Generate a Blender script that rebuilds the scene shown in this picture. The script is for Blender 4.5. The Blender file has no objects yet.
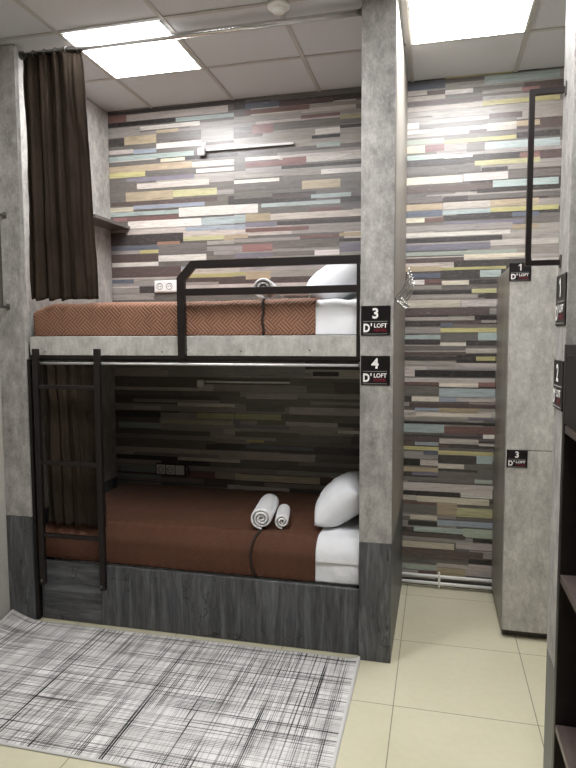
GLOW = 36
EXPO = 0
PLANKS = """-2264,-2123,3120,3170R -2122,-1378,3121,3166P -1378,-1337,3134,3170M -2266,-1755,3089,3117K -1754,-1337,3088,3113T -2266,-2022,3022,3083L -2021,-1580,3052,3079W -2142,-1901,2962,3018O 
-2268,-2144,2955,3009D -1899,-1736,3024,3045O -1899,-1573,2970,3024G -1901,-1541,2919,2955W -2270,-2076,2904,2932P -2075,-1902,2897,2926B -1901,-1582,2887,2914G -2264,-1626,2857,2888T 
-2265,-1873,2820,2851G -1872,-1692,2829,2851E -2266,-1641,2777,2820O -2267,-1990,2742,2777Y -1984,-1616,2736,2762G -1640,-1339,2776,2813P -1611,-1340,2739,2763W -2132,-1625,2707,2734V 
-2276,-2055,2668,2712G -2054,-1519,2656,2694P -1518,-1340,2671,2708L -1579,-1337,3036,3065L -1572,-1338,2936,3017L -1258,-1080,3173,3199G -1080,-473,3165,3198G -1258,-1027,3127,3163S 
-1027,-669,3122,3153M -669,-488,3130,3161D -1258,-823,3091,3120C -823,-488,3097,3118L -1337,-876,3053,3083L -880,-624,3035,3055C -625,-487,3010,3038H -1212,-1065,2964,3022R -1065,-624,2974,3024G 
-624,-487,2954,2975D -786,-624,2928,2963W -808,-624,2902,2922K -1338,-808,2907,2944L -778,-623,2845,2874T -1027,-485,2784,2812P -1260,-1019,2792,2814W -1260,-1004,2750,2784R -1004,-845,2746,2796R 
-845,-485,2757,2793W -1027,-484,2724,2744D -748,-484,2675,2704W -1004,-747,2676,2705L -1260,-1012,2711,2745L -1340,-1027,2649,2671W -2271,-2144,2582,2636G -2142,-1785,2575,2637O 
-1783,-1463,2587,2633Z -1462,-1341,2585,2615L -2258,-1463,2546,2573M -2268,-2085,2506,2537E -2084,-1553,2518,2544B -2269,-1744,2475,2503T -1743,-1342,2451,2512W -2243,-2138,2439,2467R 
-2138,-1753,2437,2466C -2129,-1579,2387,2437W -1578,-1342,2387,2437T -2131,-1696,2353,2379P -1695,-1342,2351,2381B -2264,-1714,2274,2345D -1713,-1417,2286,2316Z -1417,-1343,2279,2313O 
-1908,-1739,2262,2288X -2266,-1900,2237,2266S -2041,-1901,2207,2235Y -1899,-1548,2199,2269G -2267,-1902,2155,2211M -1901,-1546,2152,2194W -2260,-1902,2123,2152W -1902,-1682,2121,2148G 
-1902,-1682,2095,2113B -2270,-1734,2047,2115M -2263,-2095,2008,2035S -2094,-1768,2008,2036L -2264,-2053,1934,1976L -2052,-1931,1936,1983D -1683,-1345,2033,2061Y -1709,-1460,1981,2003L 
-1539,-1343,2253,2279L -1540,-1343,2211,2241L -1341,-1074,2548,2582G -1074,-814,2534,2559M -814,-551,2525,2550T -1152,-621,2484,2509T -621,-482,2489,2525D -1341,-1175,2451,2511W -1175,-829,2443,2480G 
-829,-613,2442,2464C -1342,-1262,2391,2444T -1262,-1089,2395,2447O -1089,-481,2398,2439P -1342,-1263,2349,2379B -1262,-1043,2358,2388V -1043,-481,2361,2386D -1263,-829,2325,2351C -829,-481,2329,2347L 
-1343,-1247,2289,2316O -1343,-889,2259,2283L -889,-627,2269,2291C -627,-480,2274,2296O -1287,-1077,2197,2247R -1077,-626,2210,2262G -791,-626,2156,2190W -627,-480,2238,2260D -626,-479,2173,2231V 
-1344,-1074,2158,2188V -1074,-790,2161,2190G -1264,-1090,2012,2065O -1344,-1264,2042,2063Y -1090,-722,2024,2069L -875,-621,2586,2640O -1340,-875,2600,2645G -222,24,3194,3228D 23,442,3193,3215Y 
440,565,3196,3219K 24,255,3167,3191G 254,677,3140,3188T -221,25,3143,3187S -220,-83,3112,3139P -83,25,3103,3130M 25,189,3100,3126W 243,469,3084,3104L 468,568,3077,3103R -220,26,3078,3105P 
-219,246,3048,3071M 245,681,3015,3044Y -218,-53,2980,3010L -53,474,2961,2983L 286,474,2931,2965M -218,-130,2911,2948W -128,443,2904,2934G -217,276,2879,2903W 274,444,2863,2909P 442,574,2879,2909O 
-216,24,2815,2845N 24,446,2807,2830Y 444,686,2810,2843D -220,-90,2763,2807E -91,25,2765,2806R 24,159,2757,2803L 158,265,2750,2798G 264,688,2754,2797T -219,26,2721,2749T 26,193,2719,2739W 
466,579,2696,2723R -223,242,2627,2676G 207,581,2662,2692Z 248,399,2626,2649D -222,137,2570,2615F 142,404,2574,2619P 402,693,2577,2617G -222,317,2520,2559M 315,687,2528,2568T -79,226,2482,2504L 
224,696,2499,2524D -221,18,2456,2495G 24,170,2458,2489D 169,697,2461,2489G -220,19,2411,2450O 24,304,2411,2452P 302,580,2414,2452O -219,19,2372,2408S 25,305,2378,2403T 306,691,2380,2407Y 
-219,-87,2337,2366F -88,27,2336,2363C 26,432,2342,2372D 431,582,2347,2374S 27,498,2303,2333V -218,434,2278,2316L 433,584,2273,2300O -217,422,2246,2271W -217,377,2212,2240D -216,310,2161,2200V 
308,697,2178,2212P 376,586,2224,2248L -206,464,2129,2153N -215,154,2087,2116M 153,516,2105,2130F -219,20,2033,2066O 19,403,2036,2053Y -173,14,1990,2021S 20,252,1982,2030D 251,374,1988,2032T 
-179,-84,1951,1980W -84,21,1954,1981C 23,185,1944,1971F 190,351,1949,1974D -217,22,1920,1944L -171,205,1890,1912D 204,350,1891,1918Z -216,242,1862,1883L 242,350,1863,1884D -209,138,1806,1852F 
143,352,1808,1850P -218,313,1756,1802M 312,353,1762,1797L -217,224,1724,1747L 224,354,1727,1753K -217,20,1692,1719D 19,93,1682,1708S 264,354,1707,1724L -216,20,1643,1683L 20,356,1649,1676Y 
-221,21,1607,1632T 20,249,1590,1644G 247,357,1600,1647T -220,19,1572,1602D 19,177,1555,1585F 176,358,1565,1595D -220,359,1535,1564G -219,175,1503,1527M 175,359,1525,1548P -219,239,1476,1496D 
-227,239,1473,1497D 238,353,1471,1497Y -226,114,1441,1465L -66,352,1416,1435L -225,-136,1368,1409P -137,353,1370,1410K -225,354,1333,1360P -224,16,1313,1331C 16,255,1303,1332F 254,355,1308,1337R 
-224,18,1247,1308G 17,356,1242,1295T -154,16,1209,1238F 18,127,1210,1237B 127,357,1213,1234P -223,-154,1209,1242D -222,-169,1177,1200L -169,358,1173,1197M -133,19,1147,1167B 19,259,1144,1170O 
-221,-129,1124,1141P -126,334,1113,1136F -221,197,1090,1107L 197,354,1098,1115V -221,360,1065,1081K -220,52,1008,1062T 51,362,1007,1053C -219,290,983,994D 290,357,981,1007W -219,23,948,978M 
23,263,941,972P -130,18,925,946B -222,19,893,916Y 264,358,933,949P 15,353,871,895Y -76,16,865,890S 16,254,814,865D 253,348,819,872T -217,-181,839,857L -217,-94,791,833K -95,17,795,830P 
17,178,780,810F -214,18,750,780O -147,18,728,751V 18,350,715,760G -213,244,688,717G 244,351,692,718N -212,352,619,678P -211,156,595,626K 163,353,598,629W -211,-120,565,594P -111,335,551,592F 
-210,15,537,555C -210,16,476,533G 15,140,471,557O 139,356,471,529Z -155,17,434,464F 17,358,406,441B -168,18,395,424K -209,-168,403,424L -130,181,356,390T 180,360,338,395N -207,194,321,345M 
-207,240,294,318L 240,361,308,331K -207,125,248,289E 137,362,259,303P -206,306,182,244M 305,363,207,244L -205,217,140,173G 217,364,169,197K -204,19,99,131N 18,365,129,154P -204,-98,55,94P 
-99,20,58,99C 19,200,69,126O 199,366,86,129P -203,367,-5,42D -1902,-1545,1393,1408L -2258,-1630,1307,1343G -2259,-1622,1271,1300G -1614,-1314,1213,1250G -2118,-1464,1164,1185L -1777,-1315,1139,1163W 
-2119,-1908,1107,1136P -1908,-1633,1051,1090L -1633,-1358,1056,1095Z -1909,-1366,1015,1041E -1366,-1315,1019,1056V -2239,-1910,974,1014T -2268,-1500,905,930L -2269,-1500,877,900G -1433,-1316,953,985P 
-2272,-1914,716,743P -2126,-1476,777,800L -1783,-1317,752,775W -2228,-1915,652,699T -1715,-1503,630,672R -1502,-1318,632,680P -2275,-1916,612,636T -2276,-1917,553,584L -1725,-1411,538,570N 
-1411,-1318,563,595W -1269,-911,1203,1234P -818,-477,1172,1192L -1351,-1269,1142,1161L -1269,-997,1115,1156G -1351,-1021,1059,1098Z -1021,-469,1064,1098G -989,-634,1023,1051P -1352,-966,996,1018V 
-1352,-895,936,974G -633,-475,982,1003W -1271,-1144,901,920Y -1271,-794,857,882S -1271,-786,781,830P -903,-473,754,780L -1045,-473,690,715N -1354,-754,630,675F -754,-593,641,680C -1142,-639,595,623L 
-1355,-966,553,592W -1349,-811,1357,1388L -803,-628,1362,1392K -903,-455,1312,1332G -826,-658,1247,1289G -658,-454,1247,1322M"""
import bpy, bmesh, math, random
from mathutils import Vector, Matrix, noise
C = bpy.context.scene.collection
R = random.Random(7)
PI = math.pi

# ---------------------------------------------------------------- colours / materials
def lin(c):
    if isinstance(c, str):
        c = [int(c[i:i+2], 16)/255 for i in (0, 2, 4)]
    return tuple(((x/12.92) if x <= .04045 else ((x+.055)/1.055)**2.4) for x in c[:3]) + (1.0,)

class NT:
    def __init__(s, name):
        s.m = bpy.data.materials.new(name); s.m.use_nodes = True
        s.t = s.m.node_tree; s.b = s.t.nodes['Principled BSDF']
    def n(s, typ, **kw):
        o = s.t.nodes.new(typ)
        for k, v in kw.items():
            if k.startswith('i_'):
                key = k[2:]; key = int(key) if key.isdigit() else key.replace('_', ' ')
                s.setin(o.inputs[key], v)
            else: setattr(o, k, v)
        return o
    def setin(s, sock, v):
        if isinstance(v, bpy.types.NodeSocket): s.t.links.new(v, sock)
        else: sock.default_value = v
    def math(s, op, a, b=0.0, c=None):
        o = s.n('ShaderNodeMath', operation=op); s.setin(o.inputs[0], a); s.setin(o.inputs[1], b)
        if c is not None: s.setin(o.inputs[2], c)
        return o.outputs[0]
    def coord(s, kind='Object', scale=(1, 1, 1), rot=(0, 0, 0), loc=(0, 0, 0)):
        tc = s.n('ShaderNodeTexCoord'); mp = s.n('ShaderNodeMapping')
        s.t.links.new(tc.outputs[kind], mp.inputs[0])
        mp.inputs['Scale'].default_value = scale; mp.inputs['Rotation'].default_value = rot; mp.inputs['Location'].default_value = loc
        return mp.outputs[0]
    def noise(s, vec, scale=5, detail=4, rough=.5, dist=0):
        o = s.n('ShaderNodeTexNoise'); s.setin(o.inputs['Vector'], vec)
        o.inputs['Scale'].default_value = scale; o.inputs['Detail'].default_value = detail
        o.inputs['Roughness'].default_value = rough; o.inputs['Distortion'].default_value = dist
        return o.outputs[0]
    def ramp(s, fac, stops, interp='LINEAR'):
        o = s.n('ShaderNodeValToRGB'); o.color_ramp.interpolation = interp
        e = o.color_ramp.elements
        while len(e) < len(stops): e.new(.5)
        for i, (p, c) in enumerate(stops):
            e[i].position = p; e[i].color = lin(c) if isinstance(c, str) else (c, c, c, 1)
        s.setin(o.inputs[0], fac); return o.outputs[0]
    def mix(s, a, b, fac=.5, mode='MIX'):
        o = s.n('ShaderNodeMix', data_type='RGBA', blend_type=mode)
        s.setin(o.inputs[0], fac); s.setin(o.inputs[6], a); s.setin(o.inputs[7], b)
        return o.outputs[2]
    def bump(s, h, strength=.3, dist=.01):
        o = s.n('ShaderNodeBump'); s.setin(o.inputs['Height'], h)
        o.inputs['Strength'].default_value = strength; o.inputs['Distance'].default_value = dist
        s.t.links.new(o.outputs[0], s.b.inputs['Normal'])
    def out(s, col=None, rough=None, metal=None, spec=None):
        if col is not None: s.setin(s.b.inputs['Base Color'], col)
        if rough is not None: s.setin(s.b.inputs['Roughness'], rough)
        if metal is not None: s.b.inputs['Metallic'].default_value = metal
        if spec is not None: s.b.inputs['Specular IOR Level'].default_value = spec
        return s.m

def plain(name, col, rough=.5, metal=0, spec=.5):
    s = NT(name)
    n = s.noise(s.coord(), 40, 2)
    c = s.mix(lin(col), lin(col), n)
    c = s.mix(c, (0, 0, 0, 1), s.math('MULTIPLY', n, .08))
    return s.out(c, rough, metal, spec)

def concrete(name, dark, mid, light, sx=1.0):
    s = NT(name); v = s.coord(scale=(1, 1, .55))
    a = s.noise(v, 4.0, 10, .72, .15); b = s.noise(v, 22, 8, .8, .1); c3 = s.noise(s.coord(), 120, 3, .6)
    col = s.ramp(a, [(.34, dark), (.5, mid), (.66, light)])
    col = s.mix(col, s.ramp(b, [(.36, dark), (.5, mid), (.64, light)]), .55)
    col = s.mix(col, s.ramp(c3, [(.35, .55), (.65, 1.0)]), .22, 'MULTIPLY')
    vo = s.n('ShaderNodeTexVoronoi', feature='DISTANCE_TO_EDGE'); s.setin(vo.inputs['Vector'], v); vo.inputs['Scale'].default_value = 14
    s.bump(b, .10, .01)
    return s.out(col, s.ramp(b, [(.3, .62), (.7, .42)]), 0, .35)

def wood(name, cols, stretch, rough=.5, scale=1.0, crack=.8):
    # stretch: per-axis scale, small along the grain
    s = NT(name); v = s.coord(scale=stretch)
    a = s.noise(v, 2.2*scale, 7, .6, .8); b = s.noise(v, 9*scale, 6, .65, .5)
    col = s.ramp(a, [(.3, cols[0]), (.5, cols[1]), (.7, cols[2])])
    col = s.mix(col, s.ramp(b, [(.3, cols[0]), (.6, cols[1]), (.8, cols[2])]), .5)
    vo = s.n('ShaderNodeTexVoronoi', feature='DISTANCE_TO_EDGE'); vv = s.mix(s.coord(scale=tuple(x**.55 for x in stretch)), s.n('ShaderNodeTexNoise', i_Scale=6.0).outputs[1], .25)
    s.setin(vo.inputs['Vector'], vv); vo.inputs['Scale'].default_value = 3.0
    cr = s.ramp(vo.outputs[0], [(0, 0.0), (.018, 1.0)])
    mask = s.ramp(s.noise(s.coord(), 5, 3), [(.46, 0.0), (.58, 1.0)])
    crk = s.mix((1, 1, 1, 1), cr, mask)
    col = s.mix(col, crk, crack, 'MULTIPLY')
    s.bump(b, .12, .01)
    return s.out(col, rough, 0, .4)

M = {}
M['conc'] = concrete('grey_concrete_laminate', '767370', 'a3a09b', 'cbc8c2')
M['conc_light'] = concrete('pale_concrete_laminate', '94918b', 'bbb8b1', 'dddad3')
M['beige'] = concrete('beige_wall_panel', 'b2aea7', 'bab6af', 'c2beb7')
M['darkwood_v'] = wood('charcoal_wood_vertical', ['2c2c2d', '5a5b5d', '8e9092'], (9, 9, .9), .42)
M['darkwood_h'] = wood('charcoal_wood_horizontal', ['2c2c2d', '5a5b5d', '8e9092'], (.9, 9, 9), .42)
M['sidewood'] = wood('warm_grey_side_laminate', ['7d776d', '8f8980', 'a09a90'], (9, 3, .35), .4, crack=.15)
M['wenge'] = wood('black_brown_laminate', ['1a1514', '241d1b', '302725'], (8, .8, 8), .4, crack=.2)
M['wenge_shelf'] = wood('reflection_lightened_shelf_laminate', ['453b38', '564b47', '665a55'], (8, .8, 8), .32, crack=.2)  # black-brown laminate lightened, the shelves' reflection put into the colour
M['shelfgrey'] = wood('dark_grey_shelf_laminate', ['4c4845', '5c5753', '6a6561'], (8, .8, 8), .4, crack=.1)
M['metal'] = plain('dark_brown_powdercoat', '1f1917', .45, 0, .35)
M['chrome'] = plain('brushed_chrome', 'd8d8d6', .22, 1)
M['satin'] = plain('satin_aluminium', 'e4e4e2', .38, .35)
M['steel'] = plain('grey_steel', '6f6c67', .35, .8)
M['plastic'] = plain('white_plastic', 'f0efeb', .35)
M['sockdark'] = plain('dark_socket_recess', '6d6a66', .5)
M['black'] = plain('black_sign_plastic', '161214', .3)
M['white_ink'] = plain('white_lettering', 'f4f2ee', .5)
M['red_ink'] = plain('dark_red_lettering', '8c2030', .5)
M['grey_ink'] = plain('grey_rule_line', '9c9a98', .5)
M['ceil_bar'] = plain('grey_ceiling_bar', 'b3b0ac', .5)
M['platform'] = plain('dark_underside_board', '2a2523', .7)

def ceiling_mat():
    s = NT('mineral_ceiling_tile'); n = s.noise(s.coord(), 160, 3)
    col = s.ramp(n, [(.3, 'bfc0c2'), (.6, 'cfd0d2')]); s.bump(n, .1, .003); return s.out(col, .8, 0, .2)
M['ceil'] = ceiling_mat()

def floor_mat():
    s = NT('cream_porcelain_tile'); tc = s.n('ShaderNodeTexCoord'); sp = s.n('ShaderNodeSeparateXYZ'); s.t.links.new(tc.outputs['Object'], sp.inputs[0])
    def joint(axis, off):
        f = s.math('FRACT', s.math('DIVIDE', s.math('SUBTRACT', sp.outputs[axis], off - 60), .6))
        d = s.math('MINIMUM', f, s.math('SUBTRACT', 1.0, f))
        return s.math('LESS_THAN', d, .0032)
    j = s.math('MAXIMUM', joint(0, -.165), joint(1, 2.62))
    n = s.noise(s.coord(), 2.5, 5); n2 = s.noise(s.coord(), 30, 4)
    col = s.ramp(n, [(.3, 'c7c2a6'), (.7, 'cfcab0')])
    col = s.mix(col, s.ramp(n2, [(.3, .9), (.7, 1.0)]), .4, 'MULTIPLY')
    col = s.mix(col, lin('77715f'), j)
    s.bump(s.math('SUBTRACT', 1.0, j), .3, .002)
    return s.out(col, s.math('ADD', .2, s.math('MULTIPLY', j, .5)), 0, .45)
M['floor'] = floor_mat()

def plank_mat():
    s = NT('painted_reclaimed_plank_panel')
    at = s.n('ShaderNodeAttribute', attribute_name='pcol'); 
    v = s.coord(scale=(1.2, 1, 14)); g = s.noise(v, 5, 10, .78, .8); g2 = s.noise(s.coord(scale=(3, 1, 30)), 9, 5, .6, .2)
    shade = s.ramp(g, [(.32, .28), (.43, .75), (.55, 1.0), (.72, 1.25)])
    col = s.mix(at.outputs['Color'], shade, .8, 'MULTIPLY')
    worn = s.ramp(g2, [(.55, 0.0), (.66, 1.0)])
    col = s.mix(col, lin('857d76'), s.math('MULTIPLY', worn, .5))
    pale = s.ramp(s.noise(s.coord(scale=(2, 1, 12), loc=(3, 0, 1)), 6, 6, .7), [(.62, 0.0), (.75, 1.0)])
    col = s.mix(col, lin('d5cec6'), s.math('MULTIPLY', pale, .35))
    s.bump(g, .05, .004)
    return s.out(col, s.ramp(g, [(.3, .44), (.7, .32)]), 0, .65)
M['plank'] = plank_mat()

def quilt_mat(name, dark, light, cell, per):
    s = NT(name); tc = s.n('ShaderNodeTexCoord'); sp = s.n('ShaderNodeSeparateXYZ'); s.t.links.new(tc.outputs['UV'], sp.inputs[0])
    x, y = sp.outputs[0], sp.outputs[1]
    u = s.math('MULTIPLY', s.math('ADD', x, y), .70711); v = s.math('MULTIPLY', s.math('SUBTRACT', x, y), .70711)
    cu = s.math('FLOOR', s.math('DIVIDE', s.math('ADD', u, 20.0), cell)); cv = s.math('FLOOR', s.math('DIVIDE', s.math('ADD', v, 20.0), cell))
    chk = s.math('MODULO', s.math('ADD', cu, cv), 2.0)
    su = s.math('SINE', s.math('MULTIPLY', u, 2*PI/per)); sv = s.math('SINE', s.math('MULTIPLY', v, 2*PI/per))
    d = s.math('ADD', s.math('MULTIPLY', su, chk), s.math('MULTIPLY', sv, s.math('SUBTRACT', 1.0, chk)))
    h = s.math('MULTIPLY', s.math('ADD', d, 1.0), .5)
    col = s.mix(lin(dark), lin(light), h)
    n = s.noise(s.coord(), 6, 4); col = s.mix(col, s.ramp(n, [(.3, .8), (.7, 1.05)]), .6, 'MULTIPLY')
    s.bump(h, .6, .004)
    s.b.inputs['Sheen Weight'].default_value = .35; s.b.inputs['Sheen Roughness'].default_value = .4
    s.b.inputs['Sheen Tint'].default_value = lin('d8b8a4')
    return s.out(col, .62, 0, .35)
M['quilt_up'] = quilt_mat('lit_brown_quilted_bedspread', '6e4938', 'a0775f', .0616, .0154)  # brown quilt lightened, light on the upper bunk is in the colour
M['quilt_low'] = quilt_mat('shaded_brown_quilted_bedspread', '4e3122', '6b432f', .0440, .0110)  # same quilt darkened, shade of the lower bunk is in the colour
M['band'] = plain('dark_brown_cord', '2a1c14', .7)

def cloth(name, cols, sc, bumpk, rough=.85, sheen=.3, trans=0):
    s = NT(name); n = s.noise(s.coord(), sc, 5, .6); n2 = s.noise(s.coord(), 9, 4, .6, .8)
    col = s.ramp(n, [(.3, cols[0]), (.7, cols[1])]); 
    h = s.math('ADD', s.math('MULTIPLY', n, .4), n2)
    s.bump(h, bumpk, .012); s.b.inputs['Sheen Weight'].default_value = sheen
    return s.out(col, rough, 0, .2)
M['linen'] = cloth('white_cotton_linen', ['ecedef', 'f6f7f8'], 220, .35, .8, .2)
M['pillow'] = cloth('white_pillowcase', ['e9ebee', 'f5f6f8'], 160, .45, .8, .2)
M['towel'] = cloth('white_terry_cloth', ['eeeeee', 'fafafa'], 260, .5, .95, .5)
def curtain_mat():
    s = NT('dark_brown_curtain_cloth'); n = s.noise(s.coord(scale=(1, 1, .5)), 5, 5, .6); n2 = s.noise(s.coord(), 90, 3)
    col = s.ramp(n, [(.3, '29211a'), (.7, '3c332a')]); col = s.mix(col, s.ramp(n2, [(.3, .7), (.7, 1.1)]), .5, 'MULTIPLY')
    s.bump(n2, .2, .003)
    return s.out(col, .85, 0, .12)
M['curtain'] = curtain_mat()

def rug_mat():
    s = NT('woven_crosshatch_rug')
    tc = s.n('ShaderNodeTexCoord'); sp = s.n('ShaderNodeSeparateXYZ'); s.t.links.new(tc.outputs['UV'], sp.inputs[0])
    x, y = sp.outputs[0], sp.outputs[1]
    def lines(a, b, w, thr, seed, along, frac, strength):
        idx = s.math('FLOOR', s.math('DIVIDE', a, w)); wn = s.n('ShaderNodeTexWhiteNoise', noise_dimensions='2D')
        cmb = s.n('ShaderNodeCombineXYZ'); s.setin(cmb.inputs[0], idx); cmb.inputs[1].default_value = seed; s.setin(wn.inputs['Vector'], cmb.outputs[0])
        on = s.math('GREATER_THAN', wn.outputs[0], thr)
        f = s.math('FRACT', s.math('DIVIDE', a, w)); on = s.math('MULTIPLY', on, s.math('LESS_THAN', f, frac))
        c2 = s.n('ShaderNodeCombineXYZ'); s.setin(c2.inputs[0], s.math('MULTIPLY', idx, 5.37)); s.setin(c2.inputs[1], s.math('MULTIPLY', b, along)); c2.inputs[2].default_value = seed
        fade = s.ramp(s.noise(c2.outputs[0], 1, 2, .6), [(.36, 0.0), (.56, 1.0)])
        c3 = s.n('ShaderNodeCombineXYZ'); s.setin(c3.inputs[0], s.math('MULTIPLY', a, 9)); s.setin(c3.inputs[1], s.math('MULTIPLY', b, 2)); c3.inputs[2].default_value = seed+40
        grp = s.ramp(s.noise(c3.outputs[0], 1, 2, .6), [(.38, .25), (.6, 1.0)])
        return s.math('MULTIPLY', s.math('MULTIPLY', on, s.math('MULTIPLY', fade, grp)), strength)
    L = [lines(x, y, .0085, .42, 1, 3.5, .5, .95), lines(y, x, .0095, .48, 4, 2.5, .5, .9),
         lines(x, y, .009, .80, 9, 1.8, .7, .98), lines(y, x, .011, .83, 13, 1.6, .6, .95), lines(x, y, .016, .90, 31, 1.4, .42, 1.0), lines(y, x, .02, .92, 37, 1.2, .34, .95)]
    col = s.ramp(s.noise(s.coord(), 5, 4), [(.35, 'c6c4c0'), (.65, 'e2e0dd')])
    for l in L:
        col = s.mix(col, lin('1f1e1d'), l)
    # pale bound edge
    ex = s.math('LESS_THAN', s.math('MINIMUM', x, s.math('SUBTRACT', 2.02, x)), .016)
    ey = s.math('LESS_THAN', s.math('MINIMUM', y, s.math('SUBTRACT', .98, y)), .012)
    col = s.mix(col, lin('c9c8c4'), s.math('MAXIMUM', ex, ey))
    s.bump(s.noise(s.coord(), 300, 2), .3, .003)
    return s.out(col, .9, 0, .15)
M['rug'] = rug_mat()

def emit(name, col, k):
    s = NT(name); n = s.noise(s.coord(), 3, 1)
    s.b.inputs['Emission Color'].default_value = col; s.b.inputs['Emission Strength'].default_value = k
    return s.out((.9, .9, .9, 1), .5)
M['glow'] = emit('lit_opal_diffuser', (.985, .98, 1.0, 1), GLOW)

# ---------------------------------------------------------------- mesh helpers
def rounded_box(bm, lo, hi, bev=.002, seg=1):
    b = bmesh.new(); bmesh.ops.create_cube(b, size=1)
    for v in b.verts: v.co = Vector([(lo[i]+hi[i])/2 + v.co[i]*(hi[i]-lo[i]) for i in range(3)])
    if bev: bmesh.ops.bevel(b, geom=b.edges[:], offset=bev, segments=seg, affect='EDGES', profile=.5)
    me = bpy.data.meshes.new('t'); b.to_mesh(me); b.free(); bm.from_mesh(me); bpy.data.meshes.remove(me)
def tube(bm, pts, r, seg=10, cap=True, ry=None):
    pts = [Vector(p) for p in pts]; rings = []; up = None
    for i, p in enumerate(pts):
        d = (pts[min(i+1, len(pts)-1)] - pts[max(i-1, 0)]).normalized()
        if up is None:
            a = Vector((0, 0, 1)) if abs(d.z) < .9 else Vector((1, 0, 0)); up = (a - d*a.dot(d)).normalized()
        else: up = (up - d*up.dot(d)).normalized()
        s = d.cross(up); rr = r[i] if isinstance(r, (list, tuple)) else r
        rings.append([bm.verts.new(p + (up*math.cos(2*PI*k/seg) + s*math.sin(2*PI*k/seg))*rr) for k in range(seg)])
    for a, b in zip(rings, rings[1:]):
        for k in range(seg): bm.faces.new((a[k], a[(k+1) % seg], b[(k+1) % seg], b[k]))
    if cap: bm.faces.new(rings[0][::-1]); bm.faces.new(rings[-1])
def disc(bm, c, r, h, axis='z', seg=24):
    c = Vector(c); d = {'x': Vector((1, 0, 0)), 'y': Vector((0, 1, 0)), 'z': Vector((0, 0, 1))}[axis]
    tube(bm, [c, c + d*h], r, seg)
def obj(name, bm, m, parent=None, smooth=False):
    bmesh.ops.recalc_face_normals(bm, faces=bm.faces[:])
    me = bpy.data.meshes.new(name); bm.to_mesh(me); bm.free()
    me.materials.append(m)
    if smooth:
        for p in me.polygons: p.use_smooth = True
    o = bpy.data.objects.new(name, me); C.objects.link(o)
    if parent: o.parent = parent; o.matrix_parent_inverse = Matrix.Identity(4)
    return o
def box(name, lo, hi, m, parent=None, bev=.002, seg=1):
    bm = bmesh.new(); rounded_box(bm, lo, hi, bev, seg); return obj(name, bm, m, parent)
def pipe(name, pts, r, m, parent=None, seg=12):
    bm = bmesh.new(); tube(bm, pts, r, seg); return obj(name, bm, m, parent, True)
def thing(name, label, cat, loc=(0, 0, 0), rz=0, group=None):
    o = bpy.data.objects.new(name, None); C.objects.link(o); o.location = loc; o.rotation_euler = (0, 0, rz); o.empty_display_size = .1
    return tag(o, label, cat, group)
def tag(o, label, cat, group=None):
    o['label'] = label; o['category'] = cat
    if group: o['group'] = group
    return o
def struct(name, lo, hi, m, bev=0):
    o = box(name, lo, hi, m, None, bev); o['kind'] = 'structure'; return o
def bar(bm, a, b, w, h, side):
    """square-section bar from a to b; side = unit vector of the width axis"""
    a, b, side = Vector(a), Vector(b), Vector(side); d = (b-a).normalized(); up = d.cross(side)
    vs = []
    for p in (a, b):
        vs.append([bm.verts.new(p + side*sx*w/2 + up*sy*h/2) for sx, sy in ((-1, -1), (1, -1), (1, 1), (-1, 1))])
    for k in range(4): bm.faces.new((vs[0][k], vs[0][(k+1) % 4], vs[1][(k+1) % 4], vs[1][k]))
    bm.faces.new(vs[0][::-1]); bm.faces.new(vs[1])
def text(name, body, height, x, z, m, parent, bold=.02, y=-.006, width=None):
    cu = bpy.data.curves.new(name, 'FONT'); cu.body = body; cu.align_x = 'CENTER'; cu.size = 1; cu.offset = bold; cu.extrude = .0; cu.resolution_u = 4
    t = bpy.data.objects.new(name, cu); C.objects.link(t)
    dg = bpy.context.evaluated_depsgraph_get(); me = bpy.data.meshes.new_from_object(t.evaluated_get(dg))
    bpy.data.objects.remove(t)
    xs = [v.co.x for v in me.vertices]; ys = [v.co.y for v in me.vertices]
    sy = height/(max(ys)-min(ys)); sx = (width/(max(xs)-min(xs))) if width else sy
    cx, cy = (max(xs)+min(xs))/2, (max(ys)+min(ys))/2
    for v in me.vertices: v.co = Vector((x + (v.co.x-cx)*sx, y, z + (v.co.y-cy)*sy))
    me.materials.clear(); me.materials.append(m)
    o = bpy.data.objects.new(name, me); C.objects.link(o); o.parent = parent; return o

# ================================================================ ROOM SHELL
XL, XR, YF, YB, H = -2.395, 1.40, -1.6, 4.0, 3.2
struct('floor', (XL-.1, YF-.1, -.1), (XR+.1, YB+.1, 0), M['floor'])
struct('ceiling', (XL-.1, YF-.1, H), (XR+.1, YB+.1, H+.1), M['ceil'])
struct('wall_right', (XR, YF, 0), (XR+.1, YB, H), M['beige'])
struct('wall_front', (XL, YF-.1, 0), (XR, YF, H), M['sidewood'])
bm = bmesh.new(); rounded_box(bm, (XL-.1, YF, 0), (XL, YB, H), 0)
for y in (2.42, 1.5, .6): rounded_box(bm, (XL, y, 0), (XL+.006, y+.035, H), .001)
o = obj('wall_left', bm, M['beige']); o['kind'] = 'structure'

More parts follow.
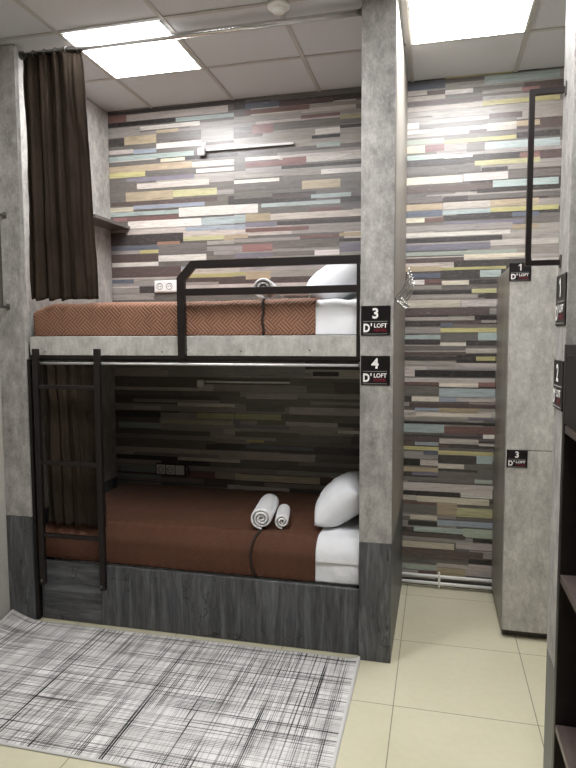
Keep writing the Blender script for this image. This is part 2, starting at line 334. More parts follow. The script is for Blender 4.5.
PAL = dict(W='d9d3c8', P='bdb2a8', Y='bdb36a', Z='b9b57c', H='9a9468', O='b09c78', B='94a1ad', T='9fb2ae', R='8d5f5c', C='74504a', M='5b4a46', D='3f3a38', K='262323',
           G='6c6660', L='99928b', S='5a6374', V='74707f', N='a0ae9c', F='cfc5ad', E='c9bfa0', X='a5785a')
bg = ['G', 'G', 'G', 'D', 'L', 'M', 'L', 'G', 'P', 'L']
pl = bmesh.new(); lay = pl.loops.layers.float_color.new('pcol')
def plank(x0, x1, z0, z1, key, y0, y1, jit=.06):
    c = lin(PAL[key]); k = 1 + R.uniform(-jit*2, jit*2); gm = sum(c[:3])/3; c = tuple(q*.72 + gm*.28*w_ for q, w_ in zip(c, (1.05, 1.0, .95)))
    c = (min(1, c[0]*k), min(1, c[1]*k*(1+R.uniform(-.02, .02))), min(1, c[2]*k*(1+R.uniform(-.04, .04))), 1)
    vs = [pl.verts.new(p) for p in ((x0, y0, z0), (x1, y0, z0), (x1, y0, z1), (x0, y0, z1), (x0, y1, z0), (x1, y1, z0), (x1, y1, z1), (x0, y1, z1))]
    for f in ((3, 2, 1, 0), (0, 1, 5, 4), (1, 2, 6, 5), (2, 3, 7, 6), (3, 0, 4, 7)):
        fc = pl.faces.new([vs[i] for i in f])
        for l in fc.loops: l[lay] = c
plank(XL, XR, 0, H, 'K', YB, YB+.08, 0)
z = 0
while z < H:
    h = min(R.choice((.028, .035, .05, .06)), H-z); x = XL - R.uniform(0, .6)
    while x < XR:
        w = R.uniform(.45, 1.3)
        if min(x+w, XR) > max(x, XL)+.01: plank(max(x, XL), min(x+w, XR), z, z+h-.0008, R.choice(bg), YB-.001-R.random()*.0008, YB)
        x += w
    z += h
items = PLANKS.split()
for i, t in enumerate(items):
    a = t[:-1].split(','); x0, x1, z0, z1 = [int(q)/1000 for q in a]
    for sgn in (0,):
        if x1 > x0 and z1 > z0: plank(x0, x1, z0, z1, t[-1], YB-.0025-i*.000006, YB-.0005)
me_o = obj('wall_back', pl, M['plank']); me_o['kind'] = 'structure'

# ceiling grid
gx = [-1.932, -1.346, -.760, -.174, .432, 1.018]; gy = [3.505 - .586*k for k in range(9)]
bm = bmesh.new()
for x in gx: rounded_box(bm, (x-.012, YF, H-.006), (x+.012, YB, H), .001)
for y in gy: rounded_box(bm, (XL, y-.012, H-.0055), (XR, y+.012, H), .001)
o = obj('trim_1', bm, M['ceil_bar']); o['kind'] = 'structure'

# ================================================================ CEILING LIGHTS
def ceiling_light(x0, x1, y0, y1, label):
    t = thing('ceiling_light', label, 'light', ((x0+x1)/2, (y0+y1)/2, H), 0, 'square ceiling light panels')
    hx, hy = (x1-x0)/2-.010, (y1-y0)/2-.010; b = bmesh.new()
    for lo, hi in (((-hx, -hy), (hx, -hy+.012)), ((-hx, hy-.012), (hx, hy)), ((-hx, -hy), (-hx+.012, hy)), ((hx-.012, -hy), (hx, hy))):
        rounded_box(b, (lo[0], lo[1], -.010), (hi[0], hi[1], -.0062), .001)
    obj('frame', b, M['plastic'], t)
    box('diffuser', (-hx+.012, -hy+.012, -.0095), (hx-.012, hy-.012, -.0065), M['glow'], t, 0)
ceiling_light(gx[0], gx[1], gy[1], gy[0], 'lit square ceiling panel above the upper bunk beside the curtain')
ceiling_light(gx[3], gx[4], gy[1], gy[0], 'lit square ceiling panel over the narrow aisle by the locker')
ceiling_light(gx[1], gx[2], gy[3], gy[2], 'added unseen ceiling panel over the middle of the rug, lighting the bunk front')  # out of view, added to light the front of the bunk
ceiling_light(gx[3], gx[4], gy[4], gy[3], 'added unseen ceiling panel over the aisle, out in the room, lighting the bunk front')  # second added panel, unseen, more light on the bunk front
t = thing('smoke_detector', 'round white smoke detector on the ceiling grid', 'detector', (-.752, 2.93, H))
bm = bmesh.new(); tube(bm, [(0, 0, -.0065), (0, 0, -.022), (0, 0, -.026)], [.052, .052, .044], 28); obj('base', bm, M['plastic'], t, True)
bm = bmesh.new(); tube(bm, [(0, 0, -.026), (0, 0, -.042), (0, 0, -.048)], [.032, .030, .018], 24); obj('sensor_head', bm, M['plastic'], t, True)

# ================================================================ PARTITIONS
PY = 2.968
def partition(label, lo, hi, split, mat_side=None):
    t = thing('partition_panel', label, 'partition', ((lo[0]+hi[0])/2, (lo[1]+hi[1])/2, 0))
    ox, oy = t.location.x, t.location.y
    u = box('upper_cladding', (lo[0]-ox, lo[1]-oy, split), (hi[0]-ox, hi[1]-oy, H-.0065), M['conc'], t, .0015)
    d = box('lower_cladding', (lo[0]-ox, lo[1]-oy, 0), (hi[0]-ox, hi[1]-oy, split-.002), M['darkwood_v'], t, .0015)
    d['label'] = 'dark charcoal wood cladding'
    return t
pL = partition('concrete grey partition post at the left end of the bunk', (XL+.001, PY, 0), (-2.262, YB-.006, 0), .61)
for nm, z0, z1, mt in (('front_edge', .61, H-.0065, 'conc'), ('lower_front_edge', 0, .608, 'darkwood_v')): box(nm, (-2.2615-pL.location.x, PY-pL.location.y, z0), (-2.228-pL.location.x, PY+.03-pL.location.y, z1), M[mt], pL, .0005)
pM = partition('concrete grey partition post with sign numbers 3 and 4', (-.362, PY, 0), (-.203, YB-.006, 0), .61)
pR = partition('concrete grey partition post at right edge behind the black shelves', (.365, 1.935, 0), (XR-.001, 2.085, 0), .605)
box('side_facing', (.0805, -.5, .612), (.0825, .5, H-.008), M['sidewood'], pM, 0)

# ================================================================ SIGNS
def sign(label, loc, rz, w, h, num, compact=False):
    t = thing('number_sign', label, 'sign', loc, rz)
    box('plate', (-w/2, -.004, -h/2), (w/2, 0, h/2), M['black'], t, .001)
    def Z(f): return h*(.5-f)
    if num == '1':
        bm = bmesh.new(); hh = h*.36; zc = Z(.255)
        for q in ([(-.02, -.5), (.16, -.5), (.16, .5), (-.02, .5)], [(-.02, .5), (-.24, .30), (-.24, .14), (-.02, .28)]):
            bm.faces.new([bm.verts.new((a*hh, -.006, zc+b_*hh)) for a, b_ in q])
        obj('number', bm, M['white_ink'], t)
    else: text('number', num, h*.36, w*-.01, Z(.255), M['white_ink'], t, .03)
    box('rule_line', (-w*.43, -.0055, Z(.535)), (w*.40, -.004, Z(.52)), M['grey_ink'], t, 0)
    text('logo_letter', 'D', h*.29, -w*.305, Z(.745), M['white_ink'], t, .04, width=w*.22)
    text('logo_apostrophe', "'", h*.10, -w*.145, Z(.635), M['white_ink'], t, .03, width=w*.045)
    text('logo_word', 'LOFT', h*.15, w*.17, Z(.665), M['white_ink'], t, .025, width=w*.44)
    text('logo_subtitle', 'HOTEL', h*.10, w*.17, Z(.825), M['red_ink'], t, .01, width=w*.44)
    box('rule_line', (-w*.43, -.0055, Z(.955)), (w*.40, -.004, Z(.94)), M['grey_ink'], t, 0)
    return t
sign('black square sign with numeral three on the middle partition post, upper of the two', (-.288, PY-.0002, 1.702), 0, .140, .142, '3')
sign('black square sign with numeral four, lower on the middle partition post', (-.288, PY-.0002, 1.462), 0, .140, .142, '4')
sign('black sign number 1 on the right edge partition, above sign 2', (.3648, 2.010, 1.735), -PI/2, .145, .155, '1')
sign('black sign number 2 on the right edge partition, beside black shelves', (.3648, 2.012, 1.478), -PI/2, .145, .150, '2')
LY = 3.385
sign('small black sign number 1 at the top of the locker', (.408, LY-.0195, 1.953), 0, .106, .094, '1')
sign('small black sign number 3 on the lower locker door', (.416, LY-.0195, .983), 0, .104, .094, '3')

# ================================================================ BUNK BED
BX0, BX1, BY = -2.206, -.366, 3.008
t = thing('bunk_bed', 'built-in two-tier bunk with concrete rail and charcoal wood base', 'bunk bed', (-1.3, 3.5, 0))
ox, oy = -1.3, 3.5
def bb(name, lo, hi, m, bev=.002): return box(name, (lo[0]-ox, lo[1]-oy, lo[2]), (hi[0]-ox, hi[1]-oy, hi[2]), m, t, bev)
bb('base_panel', (BX0, BY, .002), (-1.822, BY+.02, .347), M['darkwood_h'])
bb('base_panel', (-1.820, BY, .002), (BX1, BY+.02, .347), M['darkwood_v'])
bb('platform', (BX0, BY+.02, .27), (BX1, 3.99, .30), M['platform'])
bb('side_rail', (-2.226, BY, 1.528), (BX1, BY+.022, 1.632), M['conc_light'])['label'] = 'pale concrete look rail'
bb('platform', (-2.226, BY+.024, 1.50), (BX1, 3.99, 1.56), M['platform'])
bm = bmesh.new(); rounded_box(bm, (-2.226-ox, BY+.004-oy, 1.507), (BX1-ox, BY+.018-oy, 1.527), .002); obj('rail_shade_strip', bm, M['metal'], t)  # dark strip standing in for the shadow beneath the rail
for x, z in ((-2.13, 1.548), (-1.42, 1.548), (-1.28, 1.56), (-.98, 1.553), (-.62, 1.558)):
    bm = bmesh.new(); disc(bm, (x-ox, BY-.002-oy, z), .005, .003, 'y', 10); obj('screw', bm, M['sockdark'], t)
for x, z in ((-1.1, .325), (-1.79, .10), (-.62, .335)):
    bm = bmesh.new(); disc(bm, (x-ox, BY-.002-oy, z), .004, .003, 'y', 10); obj('screw', bm, M['steel'], t)

bb('corner_post', (-2.2275, 2.978, .002), (-2.2075, 3.003, 1.505), M['metal'])
# guard rail
g = thing('guard_rail', 'dark metal guard rail with angled corner on the upper bunk', 'guard rail', (-.84, 2.992, 1.5))
def gp(x, z): return (x+.85, 0, z-1.5)
b = bmesh.new(); S = (0, 1, 0); w = .036
def poly_bar(bm, pts, w, d):
    # mitred flat frame in the xz plane
    n = len(pts); L = []; P = [Vector((p[0], p[2])) for p in pts]
    for i in range(n):
        if i == 0: dd = (P[1]-P[0]).normalized(); nn = Vector((-dd.y, dd.x)); off = nn*w/2
        elif i == n-1: dd = (P[-1]-P[-2]).normalized(); nn = Vector((-dd.y, dd.x)); off = nn*w/2
        else:
            d1 = (P[i]-P[i-1]).normalized(); d2 = (P[i+1]-P[i]).normalized(); n1 = Vector((-d1.y, d1.x)); n2 = Vector((-d2.y, d2.x))
            nn = (n1+n2).normalized(); off = nn*(w/2)/nn.dot(n1)
        L.append([bm.verts.new((P[i].x+s*off.x, y, P[i].y+s*off.y)) for s, y in ((-1, -d/2), (1, -d/2), (1, d/2), (-1, d/2))])
    for a, c in zip(L, L[1:]):
        for k in range(4): bm.faces.new((a[k], a[(k+1) % 4], c[(k+1) % 4], c[k]))
    bm.faces.new(L[0][::-1]); bm.faces.new(L[-1])
poly_bar(b, [gp(-1.308, 1.517), gp(-1.308, 1.925), gp(-1.240, 1.998), gp(-.376, 1.998)], .040, .028)
obj('frame', b, M['metal'], g)
b = bmesh.new(); poly_bar(b, [gp(-1.288, 1.858), gp(-.393, 1.858)], .036, .026); obj('middle_rail', b, M['metal'], g)
b = bmesh.new(); poly_bar(b, [gp(-.385, 1.517), gp(-.385, 1.978)], .014, .028); obj('end_post', b, M['metal'], g)

# ladder
l = thing('ladder', 'dark metal ladder hooked on the left end of the bunk', 'ladder', (-1.978, 2.962, .22))
for x in (-2.182, -1.803):
    r_ = box('side_rail', (x+2.0-.016, -.012, .005), (x+2.0+.016, .018, 1.345), M['metal'], l, .003)
    bm = bmesh.new(); disc(bm, (x+2.0-.002, -.017, .03), .009, .006, 'y', 12); obj('bolt', bm, M['steel'], r_, True)
    box('rung_hook', (x+2.0-.021, -.008, 1.318), (x+2.0-.016, .041, 1.338), M['plastic'], r_, .001)
for z in (1.357, .932, .517):
    box('rung', (-.162, -.010, z-.22-.014), (.185, .016, z-.22+.008), M['metal'], l, .003)

# ================================================================ MATTRESSES / SHEETS / BEDSPREADS
def mattress(label, z0, z1):
    t = thing('mattress', label, 'mattress', (-1.3, 3.52, z0))
    bm = bmesh.new(); rounded_box(bm, (-.885, -.452, 0), (.922, .452, z1-z0), .045, 4); obj('core', bm, M['linen'], t, True); return t
def prof(s, yf, yb, zb, zt, r):
    """unrolled length s -> (y, z, ny, nz); up the front, round the edge, then back"""
    a = zt - r - zb
    if s < a: return yf, zb+s, -1, 0
    q = r*PI/2
    if s < a+q:
        th = (s-a)/r; return yf + r - r*math.cos(th), zt - r + r*math.sin(th), -math.cos(th), math.sin(th)
    return min(yf + r + (s-a-q), yb), zt, 0, 1
def drape(name, x0, x1, yf, yb, zb, zt, r, mat, parent=None, amp=.004, freq=5, nx=150, ns=70, left_drop=0, thick=.008, seed=0, flare=0, tuck=0):
    Ltot = (zt-r-zb) + r*PI/2 + (yb-yf-r)
    bm = bmesh.new(); uvl = bm.loops.layers.uv.new('UVMap'); rows = []
    front = (zt-r-zb) + r*PI/2
    ss = [front*1.15*i/(ns*.6) for i in range(int(ns*.6))] ; rest = ns-len(ss); ss += [front*1.15 + (Ltot-front*1.15)*(i)/(rest-1) for i in range(rest)]
    for i in range(nx+1):
        x = x0 + (x1-x0)*i/nx; col = []
        for s in ss:
            y, z, ny, nz = prof(s, yf, yb, zb, zt, r)
            d = amp*noise.noise(Vector((x*freq, s*freq*.8, seed))) + amp*.6*noise.noise(Vector((x*freq*2.7, s*freq*2, seed+5)))
            if tuck: d += tuck*math.sin((x*9+s*14)+2*noise.noise(Vector((x*3, 0, seed))))*max(0, 1-(x-x0)/.55)
            k = max(0, 1-(x-x0)/.16)
            z2 = z - left_drop*k*k*(z-zb)/max(zt-zb, .01)
            col.append((bm.verts.new((x, y+ny*d, max(z2+nz*d, zb))), x, s))
        rows.append(col)
    for a, c in zip(rows, rows[1:]):
        for j in range(len(ss)-1):
            q = (a[j], c[j], c[j+1], a[j+1]); f = bm.faces.new([v[0] for v in q]); 
            for lp, v in zip(f.loops, q): lp[uvl].uv = (v[1], v[2])
    me = bpy.data.meshes.new(name); bm.normal_update(); bm.to_mesh(me); bm.free(); me.materials.append(mat)
    for p in me.polygons: p.use_smooth = True
    o = bpy.data.objects.new(name, me); C.objects.link(o)
    if parent: o.parent = parent
    m = o.modifiers.new('thickness', 'SOLIDIFY'); m.thickness = thick; m.offset = -1
    return o
mu = mattress('white mattress of the upper bunk', 1.562, 1.795)
ml = mattress('white mattress of the lower bunk', .302, .548)
up_zt, lo_zt = 1.818, .572
sh = drape('bed_sheet', -.625, -.372, 3.052, 3.985, 1.634, 1.812, .045, M['linen'], None, .007, 7, 40, 60, seed=3)
tag(sh, 'white sheet on the head end of the upper bunk mattress', 'bed sheet')
sh = drape('bed_sheet', -.612, -.372, 3.050, 3.985, .350, .566, .100, M['linen'], None, .008, 7, 40, 60, seed=9)
tag(sh, 'white sheet on the head end of the lower bunk mattress', 'bed sheet')
fs = drape('folded_edge', -.597, -.371, 3.044, 3.36, .455, .574, .100, M['linen'], None, .006, 9, 40, 40, seed=12); fs.parent = sh
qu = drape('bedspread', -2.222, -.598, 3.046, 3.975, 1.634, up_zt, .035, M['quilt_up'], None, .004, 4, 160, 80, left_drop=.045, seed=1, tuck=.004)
tag(qu, 'brown quilted bedspread on the upper bunk, coloured lighter as lit', 'bedspread')
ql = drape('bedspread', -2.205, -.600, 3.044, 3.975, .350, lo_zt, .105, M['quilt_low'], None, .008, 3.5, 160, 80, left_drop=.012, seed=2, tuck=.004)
tag(ql, 'brown quilted bedspread on the lower bunk, coloured darker as shaded', 'bedspread')
def cord(par, pts, yf, zb, zt, r, name='cord'):
    P = []
    for x, s in pts:
        y, z, ny, nz = prof(s, yf, 3.97, zb, zt, r); P.append((x, y+ny*.005, z+nz*.005))
    pipe(name, P, .007, M['band'], par, 8)
fu = (up_zt-.035-1.634)
cord(qu, [(-.872+.004*math.sin(i), fu*1.28*i/12) for i in range(13)], 3.046, 1.634, up_zt, .035)
K = [(-.918, .0), (-.930, .025), (-.944, .06), (-.950, .10), (-.949, .14), (-.943, .18), (-.932, .22), (-.922, .25), (-.918, .29), (-.918, .34)]
cord(ql, K, 3.044, .350, lo_zt, .105)

# ================================================================ PILLOWS
def pillow(label, loc, rot, size, seed):
    W, D, T = size; bm = bmesh.new(); N = 34; G = {}
    for side in (1, -1):
        for i in range(N+1):
            for j in range(N+1):
                u, v = -1+2*i/N, -1+2*j/N
                edge = (i in (0, N) or j in (0, N))
                if side == -1 and edge: G[(side, i, j)] = G[(1, i, j)]; continue
                t = (max(0, 1-abs(u)**2.6)**.5)*(max(0, 1-abs(v)**2.6)**.5)
                pin = 1 - .07*(1-abs(u)**2)*abs(v)**3 ; pin2 = 1 - .07*(1-abs(v)**2)*abs(u)**3
                wr = .010*noise.noise(Vector((u*2.2, v*2.2, seed+side))) + .006*noise.noise(Vector((u*5, v*5, seed)))
                G[(side, i, j)] = bm.verts.new((u*W/2*pin2, v*D/2*pin, side*(T/2*t + wr*t)))
    for side in (1, -1):
        for i in range(N):
            for j in range(N):
                q = [G[(side, i, j)], G[(side, i+1, j)], G[(side, i+1, j+1)], G[(side, i, j+1)]]
                bm.faces.new(q if side == 1 else q[::-1])
    o = obj('pillow', bm, M['pillow'], None, True); o.location = loc; o.rotation_euler = rot
    return tag(o, label, 'pillow')
pillow('plump white pillow leaning on the post on the upper bunk', (-.535, 3.50, 1.938), (0, -math.radians(30), 0), (.36, .64, .21), 1)
pillow('plump white pillow leaning on the post on the lower bunk', (-.512, 3.43, .702), (0, -math.radians(39), 0), (.30, .52, .22), 4)

# ================================================================ TOWELS
def towel(label, a, b, r, turns, seed, group):
    a, b = Vector(a), Vector(b); d = (b-a); L = d.length; d.normalize()
    side = d.cross(Vector((0, 0, 1))).normalized(); up = side.cross(d)
    N = int(turns*26); M_ = 14; th = r/(turns+.6)*.42; bm = bmesh.new()
    def P(t, k, off):
        ang = -PI/2 - t*turns*2*PI; rad = r*(1 - .86*t) + off
        l = L*k/M_ + .004*math.sin(9*t) * (1 if k in (0, M_) else 0)
        bulge = 1 + .05*noise.noise(Vector((k*.35, ang*.4, seed))) - (.05 if k in (0, M_) else 0)
        flat = .94
        return a + d*l + side*math.cos(ang)*rad*bulge + up*math.sin(ang)*rad*flat*bulge
    O = [[bm.verts.new(P(i/N, k, 0)) for k in range(M_+1)] for i in range(N+1)]
    I = [[bm.verts.new(P(i/N, k, -th*1.4)) for k in range(M_+1)] for i in range(N+1)]
    for i in range(N):
        for k in range(M_):
            bm.faces.new((O[i][k], O[i+1][k], O[i+1][k+1], O[i][k+1])); bm.faces.new((I[i][k], I[i][k+1], I[i+1][k+1], I[i+1][k]))
        for k in (0, M_): bm.faces.new((O[i][k], I[i][k], I[i+1][k], O[i+1][k]))
    for k in range(M_):
        bm.faces.new((O[0][k], O[0][k+1], I[0][k+1], I[0][k])); bm.faces.new((O[N][k], I[N][k], I[N][k+1], O[N][k+1]))
    o = obj('rolled_towel', bm, M['towel'], None, True); return tag(o, label, 'towel', group)
TG = 'rolled white towels on the bunks'
towel('larger rolled white towel on the lower bunk bedspread', (-.915, 3.135, lo_zt+.066), (-.955, 3.47, lo_zt+.066), .067, 3.2, 1, TG)
towel('smaller rolled white towel leaning by the larger roll on lower bunk', (-.808, 3.17, lo_zt+.047), (-.850, 3.40, lo_zt+.047), .046, 2.4, 2, TG)
towel('larger rolled white towel on the upper bunk, loop end forward', (-.880, 3.09, up_zt+.064), (-.915, 3.34, up_zt+.064), .063, 2.6, 3, TG)
towel('smaller rolled white towel lying crosswise on the upper bunk', (-.800, 3.13, up_zt+.040), (-.650, 3.16, up_zt+.040), .039, 2.2, 5, TG)

# ================================================================ CURTAINS + RODS
def curtain(label, x0t, x1t, x0b, x1b, zt, zb, y, folds, amp, seed, squeeze=None, flat_from=.62):
    t = thing('curtain', label, 'curtain', ((x0t+x1t)/2, y, zt)); cx = (x0t+x1t)/2
    bm = bmesh.new(); NX, NZ = 200, 60; rows = []
    for j in range(NZ+1):
        v = j/NZ; z = (zb-zt)*v; row = []
        a0 = x0t + (x0b-x0t)*v**.8; a1 = x1t + (x1b-x1t)*v**.8
        if squeeze:
            sv, sa = squeeze; k = math.exp(-((v-sv)/.10)**2)*sa; a0 += (a1-a0)*k*.3; a1 -= (a1-a0)*k*.3
        for i in range(NX+1):
            u = i/NX; w = u if u < flat_from else u
            f = 1 if u < flat_from else max(.16, 1-(u-flat_from)/.12)
            ph = 2*PI*folds*(u**1.1) + .7*noise.noise(Vector((u*4, v*1.5, seed)))
            yy = amp*f*(math.sin(ph) + .35*math.sin(2.3*ph+1)) * (.75+.35*v) + .014*noise.noise(Vector((u*5, v*4, seed+3))) + .006*noise.noise(Vector((u*16, v*16, seed+8)))*(1-f*.5)
            xx = a0 + (a1-a0)*(u + .010*math.cos(ph)*f)
            hem = .008*math.sin(ph*1.0+.5)*f + .006*noise.noise(Vector((u*3, seed, 0)))
            zz = z + (hem if j == NZ else 0) + (abs(math.sin(ph))*.008 if j == 0 else 0)
            row.append(bm.verts.new((xx-cx, yy, zz)))
        rows.append(row)
    for a, b in zip(rows, rows[1:]):
        for i in range(NX): bm.faces.new((a[i], b[i], b[i+1], a[i+1]))
    o = obj('drape', bm, M['curtain'], t, True)
    m = o.modifiers.new('thickness', 'SOLIDIFY'); m.thickness = .003
    bm = bmesh.new()
    return t
cu = curtain('long dark brown curtain gathered at the left of the upper bunk', -2.222, -1.855, -2.226, -1.795, 3.150, 1.835, 3.025, 5.5, .021, 3, flat_from=.55)
for k in range(6):
    x = -2.21 + k*.066; bm = bmesh.new()
    tube(bm, [(x-cu.location.x + .0, .003*math.cos(a)+ .018*math.cos(a), 3.158-3.150+.018*math.sin(a)) for a in [2*PI*q/16 for q in range(17)]], .0025, 6, False); obj('ring', bm, M['steel'], cu, True)
cl = curtain('dark brown curtain gathered behind the ladder at the lower bunk', -2.195, -1.810, -2.170, -1.800, 1.474, .560, 3.045, 5.5, .014, 11, squeeze=(.30, .10), flat_from=.52)
rod = thing('curtain_rod', 'long chrome curtain rod under the ceiling above the upper bunk', 'curtain rod', (-1.3, 3.025, 3.158))
pipe('pole', [(-.924, 0, 0), (.936, 0, 0)], .015, M['chrome'], rod)
for x in (-.927, .928):
    bm = bmesh.new(); disc(bm, (x, 0, 0), .022, .008, 'x', 20); obj('end_socket', bm, M['steel'], rod, True)
rod = thing('curtain_rod', 'chrome curtain rod just under the upper bunk rail', 'curtain rod', (-1.3, 2.998, 1.484))
pipe('pole', [(-.924, 0, 0), (.936, 0, 0)], .007, M['satin'], rod)
for x in (-.927, .928):
    bm = bmesh.new(); disc(bm, (x, 0, 0), .017, .008, 'x', 20); obj('end_socket', bm, M['steel'], rod, True)

# ================================================================ NICHE DETAILS
box_o = box('wall_shelf', (-2.261, 3.545, 2.382), (-2.112, 3.992, 2.404), M['shelfgrey'], None, .002)
tag(box_o, 'small dark grey shelf on the left partition inside the upper bunk', 'shelf')
def outlet_set(label, x, z, n_sock, n_switch, frame_mat, n_w=.073):
    n = n_sock+n_switch; t = thing('power_outlet', label, 'power outlet', (x, YB-.006, z)); W = n*n_w
    fr = box('frame', (-.006, -.010, -.042), (W+.006, 0, .042), frame_mat, t, .003)
    for k in range(n):
        if k < n_sock:
            s = box('socket', (k*n_w+.003, -.014, -.034), ((k+1)*n_w-.003, -.010, .034), M['plastic'], t, .002)
            bm = bmesh.new(); cxx = k*n_w+n_w/2
            tube(bm, [(cxx+.021*math.cos(a), -.0145, .021*math.sin(a)) for a in [2*PI*q/20 for q in range(21)]], .0022, 6, False); obj('recess_ring', bm, M['sockdark'], s, True)
            for dx in (-.008, .008):
                bm = bmesh.new(); disc(bm, (cxx+dx, -.0155, 0), .0035, .002, 'y', 10); obj('pin_hole', bm, M['black'], s)
        else:
            box('switch', (k*n_w+.003, -.015, -.034), ((k+1)*n_w-.003, -.010, .034), M['plastic'], t, .002)
    return t
outlet_set('white triple outlet on the plank wall above the upper bunk', -1.925, 1.978, 2, 1, M['plastic'])
po = outlet_set('triple outlet in a black frame above the lower bunk', -1.945, .683, 2, 1, M['black'])
pipe('cord', [(.22, -.012, .02), (.235, -.02, .035), (.25, -.015, .02), (.252, -.01, -.02), (.24, -.008, -.035)], .004, M['black'], po, 8)
def wall_lamp(label, x, z):
    t = thing('wall_lamp', label, 'wall lamp', (x, YB-.006, z))
    box('mount_box', (-.024, -.036, -.024), (.024, 0, .024), M['plastic'], t, .004)
    box('light_bar', (.03, -.016, .004), (.635, -.001, .020), M['plastic'], t, .004)
    box('bar_base', (.026, -.014, .000), (.635, -.001, .0035), M['metal'], t, .001)
wall_lamp('slim white bar lamp on the plank wall above the upper bunk', -1.560, 2.868)
wall_lamp('slim bar lamp in the shadow above the lower bunk', -1.590, 1.305)

# ================================================================ COAT HOOKS
t = thing('coat_rack', 'chrome coat hooks on the aisle side of the middle partition', 'coat hooks', (-.2005, 3.36, 1.808))
box('backplate', (0, -.36, -.008), (.005, .36, .008), M['steel'], t, .002)
for k, y in enumerate((-.335, -.20, -.04, .14, .33)):
    P = [(.004, y, .012), (.016, y, .020), (.034, y, .042), (.050, y, .072), (.060, y, .105), (.064, y, .138)]
    h = pipe('hook', P, [.005, .0045, .0045, .004, .0035, .003], M['chrome'], t, 10)
    pipe('lower_prong', [(.004, y, -.003), (.012, y, -.018), (.022, y, -.020), (.030, y, -.008)], .004, M['chrome'], h, 8)
    for c, r_ in (((.064, y, .14), .005), ((.030, y, -.004), .008)):
        bm = bmesh.new(); bmesh.ops.create_uvsphere(bm, u_segments=12, v_segments=8, radius=r_)
        for v in bm.verts: v.co += Vector(c)
        obj('knob', bm, M['chrome'], h, True)

# ================================================================ HEATING PIPES
for z, lab in ((.080, 'upper of two thin white heating pipes along the plank wall'), (.034, 'lower of two thin white heating pipes along the plank wall')):
    o = pipe('heating_pipe', [(-.201, 3.955, z), (.40, 3.955, z)], .0105, M['plastic'], None, 14); tag(o, lab, 'pipe')
t = thing('pipe_clip', 'white clip holding the two heating pipes', 'pipe clip', (.035, 3.955, .057))
box('clip_bar', (-.005, -.016, -.05), (.005, -.0108, .062), M['plastic'], t, .001); box('clip_foot', (-.008, -.0108, -.006), (.008, .038, .006), M['plastic'], t, .001)

# ================================================================ LOCKER
t = thing('locker', 'tall concrete grey locker with two doors against the plank wall', 'locker', (.36, LY, 0))
box('body', (0, .0, .045), (.46, .60, 1.985), M['conc'], t, .002)
box('side_facing', (-.002, .002, .045), (-.0003, .598, 1.983), M['sidewood'], t, 0)
box('plinth', (.008, .03, 0), (.455, .59, .0445), M['shelfgrey'], t, .001)
box('door', (.002, -.019, 1.030), (.457, -.001, 1.983), M['conc_light'], t, .0015)
box('door', (.002, -.019, .048), (.457, -.001, 1.026), M['conc_light'], t, .0015)

# ================================================================ GRAB HANDLES
def grab(name, label, loc, rz, out, h, w, m, m2):
    t = thing(name, label, 'grab handle', loc, rz)
    # local: wall plane at x=0, projecting to -x, vertical bar along z
    bm = bmesh.new(); pts = [(-.004, 0, h/2-w/2), (-out+w/2, 0, h/2-w/2), (-out+w/2, 0, -h/2+w/2), (-.004, 0, -h/2+w/2)]
    poly_bar(bm, pts, w, w); obj('bar', bm, m, t)
    for z in (h/2-w/2, -h/2+w/2): box('mount_plate', (-.004, -w*.8, z-w*1.0), (0, w*.8, z+w*1.4), m2, t, .001)
grab('grab_handle', 'dark square-bar grab handle high on the right edge partition', (.3648, 2.045, 2.108), 0, .103, .528, .016, M['metal'], M['steel'])
grab('grab_handle', 'slim steel grab handle on the left partition post', (-2.325, PY, 2.045), PI/2, .062, .515, .015, M['steel'], M['steel'])

# ================================================================ BLACK SHELF UNIT
t = thing('shelf_unit', 'black-brown open shelf unit at the right edge', 'shelf unit', (.362, 1.455, 0))
D = .40; Y0, Y1 = 0, .479
box('side_panel', (0, Y1-.032, 0), (D, Y1, 1.604), M['wenge'], t)
box('side_panel', (0, Y0, 0), (D, Y0+.032, 1.604), M['wenge'], t)
box('back_panel', (D-.01, Y0+.033, 0), (D, Y1-.033, 1.59), M['wenge'], t)
box('top_panel', (0, Y0+.033, 1.575), (D-.011, Y1-.033, 1.604), M['wenge'], t)
box('front_panel', (0, Y0+.033, 1.372), (.018, Y1-.033, 1.574), M['metal'], t)
for z in (1.345, .900, .435): box('shelf', (.002, Y0+.033, z), (D-.011, Y1-.033, z+.024), M['wenge_shelf'], t)
box('plinth', (.01, Y0+.033, 0), (.028, Y1-.033, .06), M['wenge'], t)

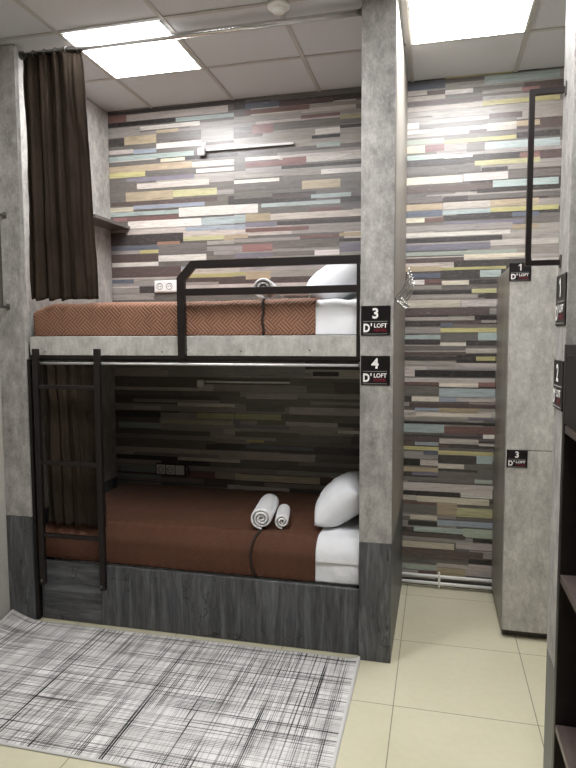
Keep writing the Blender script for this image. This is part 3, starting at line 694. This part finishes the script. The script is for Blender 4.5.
# ================================================================ RUG
bm = bmesh.new(); uvl = bm.loops.layers.uv.new('UVMap'); NX, NY = 120, 60; rows = []
RX0, RX1, RY0, RY1 = -2.372, -.352, 1.990, 2.964
for j in range(NY+1):
    row = []
    for i in range(NX+1):
        u, v = i/NX, j/NY; x = RX0+(RX1-RX0)*u; y = RY0+(RY1-RY0)*v
        cu_ = max(0, 1-math.hypot((x-RX0)/.16, (y-RY1)/.30)); z = .006 + .05*cu_**1.3
        cr = max(0, 1-math.hypot((x-RX1)/.07, (y-RY1)/.07)); z += .022*cr**1.5; y -= .012*cr
        z += .0015*noise.noise(Vector((x*4, y*4, 0)))
        row.append((bm.verts.new((x-RX0-1.01, y-RY0-.49, z)), (RX1-RX0)*u, (RY1-RY0)*v))
    rows.append(row)
for a, b in zip(rows, rows[1:]):
    for i in range(NX):
        q = (a[i], a[i+1], b[i+1], b[i]); f = bm.faces.new([w_[0] for w_ in q])
        for lp, w_ in zip(f.loops, q): lp[uvl].uv = (w_[1], w_[2])
o = obj('rug', bm, M['rug'], None, True); o.location = (RX0+1.01, RY0+.49, 0)
m = o.modifiers.new('thickness', 'SOLIDIFY'); m.thickness = .005; m.offset = -1
tag(o, 'pale rug with dense black crosshatched lines in front of the bunk', 'rug')

# ================================================================ WORLD + CAMERA
w = bpy.data.worlds.new('world'); bpy.context.scene.world = w; w.use_nodes = True
w.node_tree.nodes['Background'].inputs[0].default_value = (.8, .82, .85, 1); w.node_tree.nodes['Background'].inputs[1].default_value = .1
cam = bpy.data.cameras.new('camera'); co = bpy.data.objects.new('camera', cam); C.objects.link(co)
cam.sensor_fit = 'VERTICAL'; cam.sensor_height = 24; cam.lens = 24*612/768; cam.clip_start = .05
co.location = (0, 0, 1.63); co.rotation_euler = (Matrix.Rotation(math.atan(149/612), 3, 'Z') @ Matrix.Rotation(PI/2 - math.atan(48/612), 3, 'X') @ Matrix.Rotation(-.0038, 3, 'Z')).to_euler()
sc = bpy.context.scene; sc.camera = co
sc.view_settings.view_transform = 'Standard'; sc.view_settings.look = 'None'; sc.view_settings.exposure = EXPO
sc.cycles.max_bounces = 8; sc.cycles.diffuse_bounces = 5
sc.cycles.use_denoising = True
